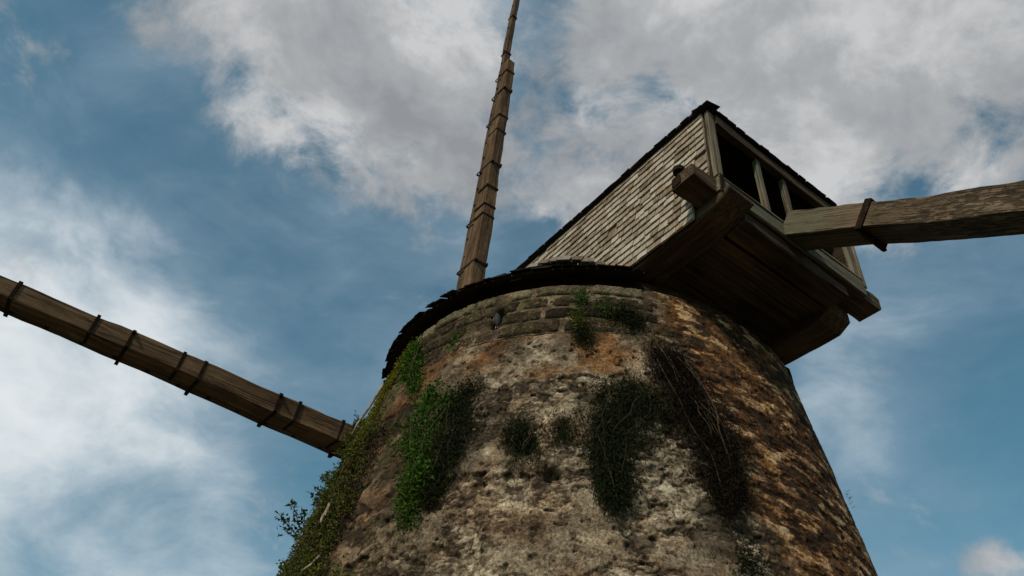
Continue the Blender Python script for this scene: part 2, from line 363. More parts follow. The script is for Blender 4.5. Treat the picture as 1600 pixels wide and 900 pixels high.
rid = 1-2*np.abs(fbm(U*7+wx*2, Z2*11+wz*2, 151, 5, 0.62)-0.5); rid2 = 1-2*np.abs(fbm(U*17, Z2*24, 161, 4, 0.6)-0.5)
fine = fbm(U*26, Z2*34, 166, 3, 0.6)-0.5
rub = -0.018+joint*(0.007+0.010*r2)+0.011*rough+0.010*(rid2-0.75)+0.010*fine+0.004*sc
hole = sstep(fbm(U*5.4+9, Z2*8.5, 171, 5, 0.6), 0.58, 0.66); rub = rub-0.030*hole*(1-sstep(T2, -60, -40)*0.4)
hs = fbm(U*5.0+(Z2*1.4), Z2*9.0, 201, 6, 0.58); pit = sstep(fbm(U*7+Z2*3, Z2*17, 231, 4, 0.55), 0.56, 0.66)
rgt = -0.010+0.020*(hs-0.5)-0.016*pit+0.006*rough+0.008*(rid2-0.75)+0.007*fine
disp = 0.78*(rub*(1-right)+rgt*right)
und = fbm(U*1.1, Z2*1.3, 301, 4)-0.5
ppit = sstep(fbm(U*11, Z2*13, 321, 4, 0.6), 0.64, 0.72)
plast = 0.010+0.012*(fbm(U*3, Z2*3, 311, 4)-0.5)+0.012*rough+0.008*fine-0.022*ppit
plw = pl*(1-0.75*right)
disp = disp*(1-plw)+plast*plw+0.035*und
disp = disp*(1-ash)+ash*(-0.014+0.012*rough)
crack = np.abs(Z2-6.262-0.010*np.sin(U*4)) < 0.012
disp = np.where(crack & (T2 < -92), disp-0.03, disp)
# gap in the wall head, where a block has gone
gap = np.exp(-(((T2+111.6)/1.5)**4+((Z2-6.64)/0.13)**4)); disp = disp-0.22*gap
hol = gauss(T2, Z2, -95.4, 4.60, 1.6, .085)**2; disp = disp-0.14*np.minimum(1, 2*hol)     # putlog hole
far = sstep(T2, 2, 12)+sstep(-T2, 168, 176); disp = disp*(1-np.clip(far, 0, 1))
disp = disp*sstep(Z2, -0.1, 0.1)
tone_r = 0.14+joint*(0.13+0.36*r1**1.3)+0.30*(fbm(U*1.3, Z2*1.7, 401, 4)-0.5)+0.30*(rid2-0.72)+0.30*rough+0.06*sc-0.18*hole
tone_p = 0.47+0.60*(fbm(U*2.2, Z2*3.4, 411, 6, 0.62)-0.5)-0.2*ppit+0.35*(fbm(U*14, Z2*16, 415, 3)-0.5)
tone_g = 0.33+0.9*(hs-0.52)-0.25*pit+0.40*(rid2-0.72)+0.4*rough+0.30*sb*sstep(n1, .45, .6)
tone = tone_r*(1-plw)+tone_p*plw; tone = tone*(1-right)+right*(tone_g*(1-0.5*pl)+0.5*pl*tone_p)
tone = tone*(1-ash)+ash*(0.38+0.7*(fbm(U*5, Z2*5, 431, 4)-0.5))
tone = tone+0.10*gauss(T2, Z2, -90, 5.0, 16, 1.3)*(1-ash)-0.10*sstep(T2, -108, -130)*(1-pl)*(1-ash)-0.115
rust = np.clip(right*1.0+0.95*band*sstep(fbm(U*2, Z2*2, 441, 4), 0.35, 0.62)+0.5*sstep(T2, -110, -135)+0.35*sstep(fbm(U*1.6, Z2*2.2, 451, 4), 0.55, 0.7), 0, 1)
stain = np.clip(0.85*sstep(fbm(U*1.7, Z2*1.2, 461, 5), 0.52, 0.66)*(1-0.6*pl)+0.5*hole*(1-pl)+0.35*ash*sstep(fbm(U*6, Z2*6, 471, 4), .5, .62)
        + 0.7*gauss(T2, Z2, -84, 6.55, 9, .28)+0.8*gauss(T2, Z2, -92, 6.2, 4, .1), 0, 1)
for (a_, z_, sa_, sz_) in ((-114, 5.0, 5, .6), (-86, 5.1, 6.5, .5), (-72, 5.5, 5, .55), (-69, 4.8, 3.5, .4), (-101, 4.95, 3, .22), (-94, 5.05, 1.6, .1), (-124, 5.0, 6, .5), (-147, 4.6, 14, .9), (-78, 5.35, 6, .2)):
    stain = np.clip(stain+0.95*gauss(T2, Z2, a_, z_, sa_, sz_)*(0.6+0.8*fbm(U*5, Z2*5, 475, 4)), 0, 1)
blotch = sstep(fbm(U*5.5+3, Z2*7.5, 511, 5, 0.6), 0.53, 0.62); fleck = sstep(fbm(U*13, Z2*17, 521, 4, 0.6), 0.56, 0.64)
stain = np.clip(stain+(0.85*blotch+0.7*fleck*sstep(fbm(U*2, Z2*2, 523, 3), .4, .6))*(1-0.65*plw)*(1-0.35*right), 0, 1)
pale = sstep(fbm(U*4.2+7, Z2*7.0, 531, 6, 0.62), 0.545, 0.60)*sstep(T2, -118, -104)*(1-right)*(1-ash); tone = tone+0.17*pale*(1-0.5*plw)
palr = sstep(fbm(U*4.6+Z2*2.2, Z2*12.5, 541, 5, 0.6), 0.56, 0.60)*right; tone = tone+0.44*palr
stain = stain*(1-0.7*pale)*(1-0.8*palr)
moss = np.clip(0.8*sstep(fbm(U*2.4, Z2*2.4, 481, 5), 0.56, 0.68)*(sstep(Z2, 5.9, 6.6)+sstep(T2, -112, -135)*.9), 0, 1)
rust = rust*(1-0.75*ash); moss = moss*(1-0.8*right)
rr = R0+SL*(H-Z2)+disp
rr = rr-0.010*(1-sstep(Z2, 0.0, 0.05))
V = np.stack([rr*np.cos(np.radians(T2)), rr*np.sin(np.radians(T2)), Z2], -1).reshape(-1, 3)
nz, na = T2.shape
ii = np.arange(nz-1)[:, None]*na; jj = np.arange(na)[None, :]; j2 = (jj+1) % na
Q = np.stack([ii+jj, ii+j2, ii+na+j2, ii+na+jj], -1).reshape(-1, 4)
# wall head: a flat ring inwards
top0 = (nz-1)*na
inner = np.stack([1.75*np.cos(np.radians(TH)), 1.75*np.sin(np.radians(TH)), np.full(na, H)], -1)
Q2 = np.stack([top0+jj[0], top0+j2[0], len(V)+j2[0], len(V)+jj[0]], -1)
V = np.concatenate([V, inner]); Q = np.concatenate([Q, Q2])
wm = mesh_np('wall', V, Q, M['wall'])
for nm, arr in (('tone', tone), ('rust', rust), ('stain', stain), ('moss', moss)):
    attr(wm, nm, np.concatenate([arr.ravel(), np.full(na, 0.3)]))
wall = link('wall', wm, tower)
tag(wall, 'patchy plaster over rubble masonry, pale in the middle and rusty orange on the right')

def wall_disp(th, z):
    i = int(np.clip(np.searchsorted(ZZ, z), 0, len(ZZ)-1)); j = int(np.clip(np.searchsorted(TH, th), 0, len(TH)-1)); return float(disp[i, j])

# dressed blocks of the top courses, each one a part
def block(a0, a1, z0, z1, mat, proud, seed):
    na_, nz_ = max(6, int(abs(a1-a0)*1.6)), 7
    zc_, ac = (z0+z1)/2, (a0+a1)/2
    v, f = [], []
    org = wall_pt(ac, zc_)
    for k in range(nz_+1):
        for i in range(na_+1):
            fu, fv = i/na_, k/nz_
            a = a0+(a1-a0)*fu; z = z0+(z1-z0)*fv
            uu = math.radians(a)*2.6
            wob = 0.018*(float(fbm(np.array([uu*6]), np.array([z*6+seed]), 5, 3)[0])-0.5)
            e = min(fu, 1-fu)*abs(math.radians(a1-a0))*2.55; e2 = min(fv, 1-fv)*(z1-z0); ed = min(e, e2)
            rnd_ = -0.035*(1-min(1, ed/0.014))**2
            er = 0.018*(float(fbm(np.array([uu*9]), np.array([z*12+seed*3.1]), 9, 4, 0.6)[0])-0.5)
            pit_ = float(fbm(np.array([uu*14]), np.array([z*17+seed*1.7]), 19, 3)[0]); pit_ = -0.022*max(0, min(1, (pit_-0.56)/0.1))
            inset = 0.0 if 0 < i < na_ else wob*0.8
            da = (inset if i == 0 else -inset if i == na_ else 0)*20
            zz = min(z+wob*(1 if 0 < k < nz_ else 0.5), H-0.002)
            p = wall_pt(a+da, zz, proud+rnd_+er+pit_)
            v.append(p-org)
    n0 = len(v)
    for k in range(nz_):
        for i in range(na_):
            a_ = k*(na_+1)+i; f.append((a_, a_+1, a_+na_+2, a_+na_+1))
    loop = [i for i in range(na_+1)]+[k*(na_+1)+na_ for k in range(1, nz_+1)]+[nz_*(na_+1)+i for i in range(na_-1, -1, -1)]+[k*(na_+1) for k in range(nz_-1, 0, -1)]
    back = {}
    for q in loop:
        p = v[q]+org; rxy = math.hypot(p.x, p.y); s_ = (rad(p.z)-0.14)/rxy
        back[q] = len(v); v.append(Vector((p.x*s_, p.y*s_, p.z))-org)
    for i, q in enumerate(loop):
        q2 = loop[(i+1) % len(loop)]; f.append((q2, q, back[q], back[q2]))
    o = link('stone_block', mesh('stone_block', v, f, mat, True), tower, Matrix.Translation(org)); return o
rb = random.Random(5)
starts = [-176.5, -171.0, -174.0, -178.5]
joints = {0: [], 1: [], 2: [], 3: []}
for row in range(4):
    a = starts[row]
    while a < -80:
        wd = rb.uniform(13.5, 20.0) if row < 3 else rb.uniform(12, 18)
        b = min(a+wd, -77+rb.uniform(-4, 3))
        g = rb.uniform(0.30, 0.75)
        lo, hi = a+g*0.5, b-g*0.5
        segs = [(lo, hi)]
        if row == 3: segs = [(lo, min(hi, -113.2)), (max(lo, -109.0), hi)]          # the missing head block
        elif row in (1, 2): segs = [(lo, min(hi, -112.8)), (max(lo, -110.4), hi)]
        for s0, s1 in segs:
            if s1-s0 > 2.0:
                block(s0, s1, ASH_Z[row]+rb.uniform(0.006, 0.013), ASH_Z[row+1]-rb.uniform(0.003, 0.009)-(0.004 if row == 3 else 0), M['block_top'] if row == 3 else M['block'],
                      rb.uniform(-0.006, 0.012)+(0.01 if row == 3 else 0), rb.uniform(0, 60))
        a = b

# loose rubble stones that stand proud of the mortar
def stone_mesh(seed):
    import bmesh
    bm = bmesh.new(); bmesh.ops.create_icosphere(bm, subdivisions=2, radius=1.0)
    r = np.random.default_rng(seed)
    pl_ = [(Vector(r.normal(size=3)).normalized(), r.uniform(0.42, 0.75)) for _ in range(13)]
    for v in bm.verts:
        c = v.co.copy()
        for n_, d in pl_:
            q = c.dot(n_)
            if q > d: c -= n_*(q-d)*0.97
        c *= 1+0.10*math.sin(5*c.x+seed)*math.cos(4*c.y-seed)
        v.co = c
    me = bpy.data.meshes.new('rubble_stone'); bm.to_mesh(me); bm.free(); return me
SM = []
for s in range(8):
    a = stone_mesh(s+3); a.materials.append(M['rubble']); b = a.copy(); b.materials.clear(); b.materials.append(M['rubble_warm']); SM.append((a, b))
rs = random.Random(21); placed = []; count = 0; tries = 0
while count < 285 and tries < 20000:
    tries += 1
    th = rs.uniform(-152, -28); z = rs.uniform(3.55, 6.2)
    if th > -62 and rs.random() < 0.55: continue
    j = np.searchsorted(TH, th); i = np.searchsorted(ZZ, z)
    if plw[i, j] > 0.3 or hole[i, j] > 0.6: continue
    sz = 0.022+0.045*rs.random()**2.6
    x = math.radians(th)*rad(z)
    if any(abs(x-a)+abs(z-b) < (sz+c)*1.5 for a, b, c in placed): continue
    placed.append((x, z, sz))
    nrm = wall_nrm(th); p = wall_pt(th, z, disp[i, j]-0.014-0.1*sz)
    zax = nrm; xax = Vector((-math.sin(math.radians(th)), math.cos(math.radians(th)), 0)); yax = zax.cross(xax)
    rot = Matrix((xax, yax, zax)).transposed().to_4x4() @ Matrix.Rotation(rs.uniform(-0.5, 0.5), 4, 'Z')
    mw = Matrix.Translation(p) @ rot @ Matrix.Diagonal((sz*rs.uniform(0.9, 1.7), sz*rs.uniform(0.6, 1.0), sz*rs.uniform(0.35, 0.6), 1))
    warm = right[i, j] > 0.5 or (th < -118 and rs.random() < 0.6) or rs.random() < 0.12
    link('rubble_stone', SM[rs.randrange(8)][1 if warm else 0], tower, mw); count += 1

# ------------------------------------------------------------------ timber builder
def beam(name, p0, p1, w, h, upv, mat, parent, w1=None, h1=None, seg=None, jit=0.006, ch=0.012, prof=None, seed=None):
    """a hewn timber: local x along its length, w across, h in the up direction"""
    p0 = Vector(p0); p1 = Vector(p1); L = (p1-p0).length; x = (p1-p0)/L
    z = (Vector(upv)-x*Vector(upv).dot(x)).normalized(); y = z.cross(x)
    mw = Matrix((x, y, z)).transposed().to_4x4(); mw.translation = p0
    w1 = w if w1 is None else w1; h1 = h if h1 is None else h1
    seg = seg or max(2, int(L/0.22)); r = random.Random(seed if seed is not None else int(abs(p0.x*79.19+p1.y*104.7+p0.z*12.99)*1000) & 0xffff)
    v, f = [], []; ph = [r.uniform(0, 6.28) for _ in range(8)]
    ring = [(-1, -1, 1, 0), (1, -1, -1, 0), (1, -1, 0, 1), (1, 1, 0, -1), (1, 1, -1, 0), (-1, 1, 1, 0), (-1, 1, 0, -1), (-1, -1, 0, 1)]
    for i in range(seg+1):
        u = i/seg; ww = (w+(w1-w)*u)/2; hh = (h+(h1-h)*u)/2
        dy = jit*math.sin(u*L*1.7+ph[0]); dz = jit*math.sin(u*L*2.1+ph[1])
        for q, (sy, sz, cy, cz) in enumerate(ring):
            jj_ = jit*0.6*math.sin(u*L*5.3+ph[q]) + r.uniform(-jit, jit)*0.4
            yy = sy*ww+cy*ch+dy+sy*jj_; zz = sz*hh+cz*ch+dz+sz*jj_
            if prof: yy, zz = prof(u*L, yy, zz, ww, hh)
            v.append((u*L+(r.uniform(-jit, jit) if i in (0, seg) else 0), yy, zz))
    for i in range(seg):
        for q in range(8):
            a, b = i*8+q, i*8+(q+1) % 8; f.append((a, b, b+8, a+8))
    f.append(tuple(range(7, -1, -1))); f.append(tuple(seg*8+q for q in range(8)))
    o = link(name, mesh(name, v, f, mat), parent, mw); return o
def tube_mesh(name, pts, radii, mat, n_=6):
    v, f = [], []
    for i, p in enumerate(pts):
        p = Vector(p); d = (Vector(pts[min(i+1, len(pts)-1)])-Vector(pts[max(i-1, 0)])).normalized()
        a = d.orthogonal().normalized(); b = d.cross(a)
        for q in range(n_):
            an = 2*math.pi*q/n_; v.append(p+(a*math.cos(an)+b*math.sin(an))*radii[i])
    for i in range(len(pts)-1):
        for q in range(n_):
            f.append((i*n_+q, i*n_+(q+1) % n_, (i+1)*n_+(q+1) % n_, (i+1)*n_+q))
    f.append(tuple(range(n_-1, -1, -1))); f.append(tuple((len(pts)-1)*n_+q for q in range(n_)))
    return v, f

# ------------------------------------------------------------------ the cap, in its own frame: s out of the tail gable, t across, h up
TH_C, TA_C = -0.876766, -0.008838
n_c = Vector((math.cos(TH_C)*math.cos(TA_C), math.sin(TH_C)*math.cos(TA_C), math.sin(TA_C)))
g_c = Vector((-math.sin(TH_C), math.cos(TH_C), 0)); v_c = n_c.cross(g_c); O_c = Vector((0, 0, H))
def CP(s, t_, h): return O_c+n_c*s+g_c*t_+v_c*h
cap = thing('mill_cap', 'shingled timber cap with an open gable end on top of the stone tower', 'mill cap', (0, 0, H))
W2 = 1.147
def box_c(name, s0, s1, t0, t1, h0, h1, mat, parent, along='s', **kw):
    sm, tm, hm = (s0+s1)/2, (t0+t1)/2, (h0+h1)/2
    if along == 's': return beam(name, CP(s0, tm, hm), CP(s1, tm, hm), abs(t1-t0), abs(h1-h0), v_c, mat, parent, **kw)
    if along == 't': return beam(name, CP(sm, t0, hm), CP(sm, t1, hm), abs(s1-s0), abs(h1-h0), v_c, mat, parent, **kw)
    return beam(name, CP(sm, tm, h0), CP(sm, tm, h1), abs(t1-t0), abs(s1-s0), n_c, mat, parent, **kw)
# sheer beams that carry the cap, tips cut back underneath
def tip_prof(L):
    def f(x, y, z, ww, hh):
        if x > L-0.55 and z < 0: z += 0.15*((x-(L-0.55))/0.55)**1.8
        return y, z
    return f
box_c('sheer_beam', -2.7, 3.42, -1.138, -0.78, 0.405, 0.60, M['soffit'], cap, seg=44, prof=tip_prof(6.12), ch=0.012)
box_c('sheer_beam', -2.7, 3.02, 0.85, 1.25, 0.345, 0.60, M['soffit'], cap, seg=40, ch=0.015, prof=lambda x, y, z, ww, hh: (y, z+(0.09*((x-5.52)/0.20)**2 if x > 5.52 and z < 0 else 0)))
# cross beam under the gable with its ends standing out on both sides
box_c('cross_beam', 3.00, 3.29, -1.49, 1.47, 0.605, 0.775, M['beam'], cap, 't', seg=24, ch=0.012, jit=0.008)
box_c('sill_board', 3.295, 3.335, -1.16, 1.16, 0.60, 0.80, M['green'], cap, 't', seg=20, jit=0.004, ch=0.006)
box_c('sill_cap', 3.16, 3.345, -1.15, 1.15, 0.803, 0.830, M['trim'], cap, 't', seg=12, jit=0.003, ch=0.004)
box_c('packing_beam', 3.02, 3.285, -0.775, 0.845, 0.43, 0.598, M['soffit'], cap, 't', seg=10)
s = 1.2
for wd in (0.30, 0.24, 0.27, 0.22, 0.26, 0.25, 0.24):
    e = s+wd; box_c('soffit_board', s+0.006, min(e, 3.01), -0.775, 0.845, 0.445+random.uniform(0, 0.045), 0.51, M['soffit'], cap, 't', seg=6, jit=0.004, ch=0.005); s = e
# floor boards across the sheers
s = -2.6
while s < 2.98:
    wd = random.uniform(0.19, 0.27); e = min(s+wd, 2.985)
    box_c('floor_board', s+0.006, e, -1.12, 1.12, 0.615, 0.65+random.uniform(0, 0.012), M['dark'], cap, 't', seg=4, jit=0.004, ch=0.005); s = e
# curb under the cap, on the wall head
cv, cf = [], []
for i in range(72):
    a = 2*math.pi*i/72
    for r, z in ((2.30, H+0.004), (2.30, H+0.29), (1.9, H+0.29), (1.9, H+0.004)): cv.append((r*math.cos(a), r*math.sin(a), z-H))
for i in range(72):
    for q in range(4): cf.append((i*4+q, ((i+1) % 72)*4+q, ((i+1) % 72)*4+(q+1) % 4, i*4+(q+1) % 4))
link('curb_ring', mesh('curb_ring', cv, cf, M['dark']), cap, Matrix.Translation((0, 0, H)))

# side walls: boarding with shingles outside
def side_wall(sgn):
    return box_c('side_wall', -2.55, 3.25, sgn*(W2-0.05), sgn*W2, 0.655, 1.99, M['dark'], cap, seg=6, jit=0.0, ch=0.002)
wallL = side_wall(-1); wallR = side_wall(1)
tag(wallL, 'sunlit cap wall covered in rows of pale grey wooden shingles')
box_c('back_wall', -2.60, -2.56, -W2, W2, 0.655, 1.99, M['dark'], cap, 't', seg=4, jit=0, ch=0.002)
def shingle_data(w, seed, ln=0.215, t0=0.036):
    r = random.Random(seed); j = lambda a: r.uniform(-a, a)
    b0, b1 = j(0.004), j(0.004); k_ = w/2-0.0030
    v = [(-k_, 0.016, b0), (0.0, 0.016, (b0+b1)/2+j(0.006)), (k_, 0.016, b1), (-k_+j(.002), 0, ln), (k_+j(.002), 0, ln),
         (-k_, 0.016+t0*0.8+j(.004), b0), (0.0+j(.01), 0.016+t0*0.8+j(.005), (b0+b1)/2+j(0.006)), (k_, 0.016+t0*0.8+j(.004), b1), (-k_, 0.006, ln), (k_, 0.006, ln)]
    f = [(0, 1, 6, 5), (1, 2, 7, 6), (5, 6, 8), (6, 9, 8), (6, 7, 9), (0, 5, 8, 3), (7, 2, 4, 9), (3, 8, 9, 4), (1, 0, 3), (2, 1, 4), (1, 3, 4)]
    return v, f
SHW = [0.095, 0.115, 0.13, 0.145, 0.16, 0.18, 0.20, 0.22]
SHD = [(w, *shingle_data(w, 40+i*3+k)) for i, w in enumerate(SHW) for k in (0, 1)]
SHM = [(w, mesh('shingle', v, f, M['shingle'])) for w, v, f in SHD]
def place_mat(origin, x, y, z):
    mm_ = Matrix((x, y, z)).transposed().to_4x4(); mm_.translation = origin; return mm_
EXP = 0.0985; NROW = 16; H_BOT = 0.435
rsh = random.Random(3); far_v, far_f = [], []; nsh = 0
for sgn in (-1, 1):
    for row in range(NROW):
        h = H_BOT+row*EXP; s_ = 3.235 if h > 0.74 else 2.985
        while s_ > -2.5:
            w_, me = SHM[rsh.randrange(len(SHM))]
            sc_ctr = s_-w_/2
            dh = rsh.gauss(0, 0.0028)
            if rsh.random() < 0.02: dh -= rsh.uniform(0.015, 0.04)
            y = g_c*sgn; z = v_c; x = y.cross(z)
            tilt = Matrix.Rotation(rsh.gauss(0, 0.006), 4, 'Y')
            mw = place_mat(CP(sc_ctr, sgn*(W2+0.002+rsh.uniform(0, 0.004)), h+dh), x, y, z) @ tilt
            vis = sgn < 0 and s_ > -0.35 and h+0.25 > 2.03-0.74*sc_ctr-0.22 and nsh < 300
            if vis and rsh.random() < 0.012: s_ -= w_+0.001; continue
            if vis:
                link('shingle', me, wallL, mw); nsh += 1
            else:
                v, f = SHD[SHM.index((w_, me))][1:]
                n0 = len(far_v); far_v += [mw @ Vector(p) for p in v]; far_f += [tuple(n0+i for i in q) for q in f]
            s_ -= w_+0.001
    if sgn < 0: sh_left = (far_v, far_f); far_v, far_f = [], []
o = link('shingle_courses', mesh('shingle_courses', *sh_left, M['shingle']), wallL); o['kind'] = 'stuff'
o = link('shingle_courses', mesh('shingle_courses', far_v, far_f, M['shingle']), wallR); o['kind'] = 'stuff'

# gable frame
beam('corner_board', CP(3.30, -1.115, 0.832), CP(3.285, -1.115, 1.965), 0.105, 0.05, n_c, M['trim'], cap, jit=0.003, ch=0.004)
beam('corner_board', CP(3.30, 1.085, 0.832), CP(3.285, 1.085, 1.965), 0.09, 0.05, n_c, M['green'], cap, jit=0.003, ch=0.004)
beam('corner_board', CP(3.31, 1.165, 0.72), CP(3.29, 1.165, 1.965), 0.06, 0.07, n_c, M['trim'], cap, jit=0.003, ch=0.004)
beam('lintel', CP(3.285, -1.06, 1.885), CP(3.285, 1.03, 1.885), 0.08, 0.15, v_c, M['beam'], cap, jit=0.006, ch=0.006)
beam('gable_post', CP(3.25, -0.300, 0.832), CP(3.25, -0.345, 1.81), 0.068, 0.06, n_c, M['green'], cap, jit=0.003, ch=0.006)
beam('gable_post', CP(3.25, 0.145, 0.832), CP(3.25, 0.105, 1.81), 0.064, 0.06, n_c, M['green'], cap, jit=0.003, ch=0.006)
# hipped roof with a shallow pitch
rv = [(-2.75, -1.235, 1.985), (3.35, -1.235, 1.985), (3.35, 1.235, 1.985), (-2.75, 1.235, 1.985)]
rv += [(a, b, 2.02) for a, b, c in rv[:4]]; rv += [(-1.7, 0, 2.62), (2.3, 0, 2.62)]
rf = [(0, 3, 2, 1), (0, 1, 5, 4), (1, 2, 6, 5), (2, 3, 7, 6), (3, 0, 4, 7), (4, 5, 9, 8), (5, 6, 9), (6, 7, 8, 9), (7, 4, 8)]
roof = link('roof', mesh('roof', [CP(*p)-O_c for p in rv], rf, M['near_black']), cap, Matrix.Translation(O_c))
def ecourse(pA, pB, outv, inv_up, parent, name='eave_shingle'):
    """starter course along an eave; each shingle slides out past the deck"""
    pA, pB = Vector(pA), Vector(pB); d = (pB-pA).normalized(); L = (pB-pA).length; x_ = 0; rr_ = random.Random(9)
    while x_ < L:
        w_ = rr_.choice(SHW[2:]); w_ = min(w_, L-x_+0.02)
        c = pA+d*(x_+w_/2); z = (outv*-1+inv_up*0.5).normalized(); y = (inv_up - z*inv_up.dot(z)).normalized(); xx = y.cross(z)
        k_ = rr_.randrange(len(EAV)); 
        mw = place_mat(c+outv*rr_.uniform(0.0, 0.010)+inv_up*(-0.028), xx, y, z)
        link(name, EAV[k_], parent, mw); x_ += w_
EAV = [mesh('eave_shingle', *shingle_data(w, 90+i, 0.24, 0.012), M['near_black']) for i, w in enumerate(SHW[2:])]
ecourse(CP(-1.2, -1.235, 2.008), CP(3.33, -1.235, 2.008), -g_c, v_c, roof)
ecourse(CP(3.35, -1.22, 2.008), CP(3.35, 1.24, 2.008), n_c, v_c, roof)

# shingled skirt round the curb
ZS, RS = H+0.125, 2.655
kv, kf = [], []; NS = 120; up_prof = [(2.28, H+0.30), (2.60, H+0.128), (2.60, H+0.145), (2.30, H+0.40), (1.75, H+0.63), (1.75, H+0.60), (2.28, H+0.32)]
for i in range(NS):
    a = 2*math.pi*i/NS; c_ = abs(math.atan2(math.sin(a-TH_C), math.cos(a-TH_C)))
    for r, z in up_prof:
        if math.cos(a-math.radians(15)) > 0.6: r = min(r, 2.505)
        kv.append((r*math.cos(a), r*math.sin(a), z-H))
npf = len(up_prof)
for i in range(NS):
    am = 2*math.pi*(i+0.5)/NS; P_ = Vector((math.cos(am), math.sin(am), 0)); sl, tl = P_.dot(n_c)*2.5, P_.dot(g_c)*2.5
    if abs(tl) < 1.16: continue                     # the cap body stands through the skirt fore and aft
    for q in range(npf): kf.append((i*npf+q, ((i+1) % NS)*npf+q, ((i+1) % NS)*npf+(q+1) % npf, i*npf+(q+1) % npf))
skirt = link('skirt', mesh('skirt', kv, kf, M['dark']), cap, Matrix.Translation(O_c))
tag(skirt, 'dark ragged ring of shingles overhanging the tower head')
rk = random.Random(17)
SKM = [(w, mesh('skirt_shingle', *shingle_data(w, 190+i, 0.26, 0.010), M['near_black'])) for i, w in enumerate(SHW)]
for tier, (r_, z_, dr) in enumerate(((2.640, H+0.112, -0.62), (2.60, H+0.148, -0.66))):
    a = -196.0
    while a < -30:
        w_, me = SKM[rk.randrange(len(SKM) if a > -118 else 3)]; da = math.degrees(w_/r_); am = math.radians(a+da/2)
        rad_v = Vector((math.cos(am), math.sin(am), 0)); tan_v = Vector((-math.sin(am), math.cos(am), 0))
        if abs((rad_v*2.55).dot(g_c)) > 1.24:
            z = (-rad_v*0.80+Vector((0, 0, 1))*0.62).normalized(); y = (Vector((0, 0, 1))-z*z.z).normalized()
            ragged = rk.gauss(0, 0.008) if a > -118 else rk.gauss(0.004, 0.014)
            droop = rk.gauss(0, 0.02)
            mw = place_mat(rad_v*(r_+ragged)+Vector((0, 0, z_+rk.gauss(0, 0.005))), y.cross(z), y, z) @ Matrix.Rotation(droop, 4, 'Z') @ Matrix.Rotation(rk.gauss(0, 0.035), 4, 'X')
            link('skirt_shingle', me, skirt, mw)
        a += da+0.1
# small lifted courses where the skirt is dressed up against the side wall
SKL = [(w, mesh('valley_shingle', *shingle_data(w, 290+i, 0.20, 0.016), M['shingle_mid'])) for i, w in enumerate(SHW)]
for row in range(5):
    a = -110.0+row*1.2
    while a < -84-row*2.2:
        w_, me = SKL[rk.randrange(4)]; am = math.radians(a); 
        e = max(0.0, 1-((a+97)/12.0)**2); lift = 0.17*e+0.035*row*e
        rad_v = Vector((math.cos(am), math.sin(am), 0))
        z = (-rad_v*0.45+Vector((0, 0, 1))*0.9).normalized(); y = (Vector((0, 0, 1))-z*z.z).normalized()
        mw = place_mat(rad_v*(2.52-0.05*row)+Vector((0, 0, H+0.16+lift*0.9)), y.cross(z), y, z) @ Matrix.Rotation(rk.gauss(0, 0.05), 4, 'Y')
        link('valley_shingle', me, skirt, mw); a += math.degrees(w_/2.5)
# iron bolt and ring at the left end of the cross beam
v_, f_ = tube_mesh('b', [(0, 0, -0.05), (0, 0, 0.11), (0, 0, 0.112), (0, 0, 0.165), (0, 0, 0.18)], [0.022, 0.022, 0.062, 0.066, 0.045], M['iron'], 10)
link('iron_bolt', mesh('iron_bolt', v_, f_, M['iron'], False), cap, Matrix.Translation(CP(3.06, -1.43, 0.775)))
box_c('iron_plate', 3.02, 3.13, -1.505, -1.493, 0.62, 0.74, M['iron'], cap, 't', seg=2, jit=0.002, ch=0.003)
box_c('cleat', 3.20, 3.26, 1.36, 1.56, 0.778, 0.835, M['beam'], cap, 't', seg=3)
box_c('iron_strap', 3.337, 3.352, -1.155, -1.10, 0.56, 0.835, M['iron'], cap, 'h', seg=3, jit=0.002, ch=0.003)

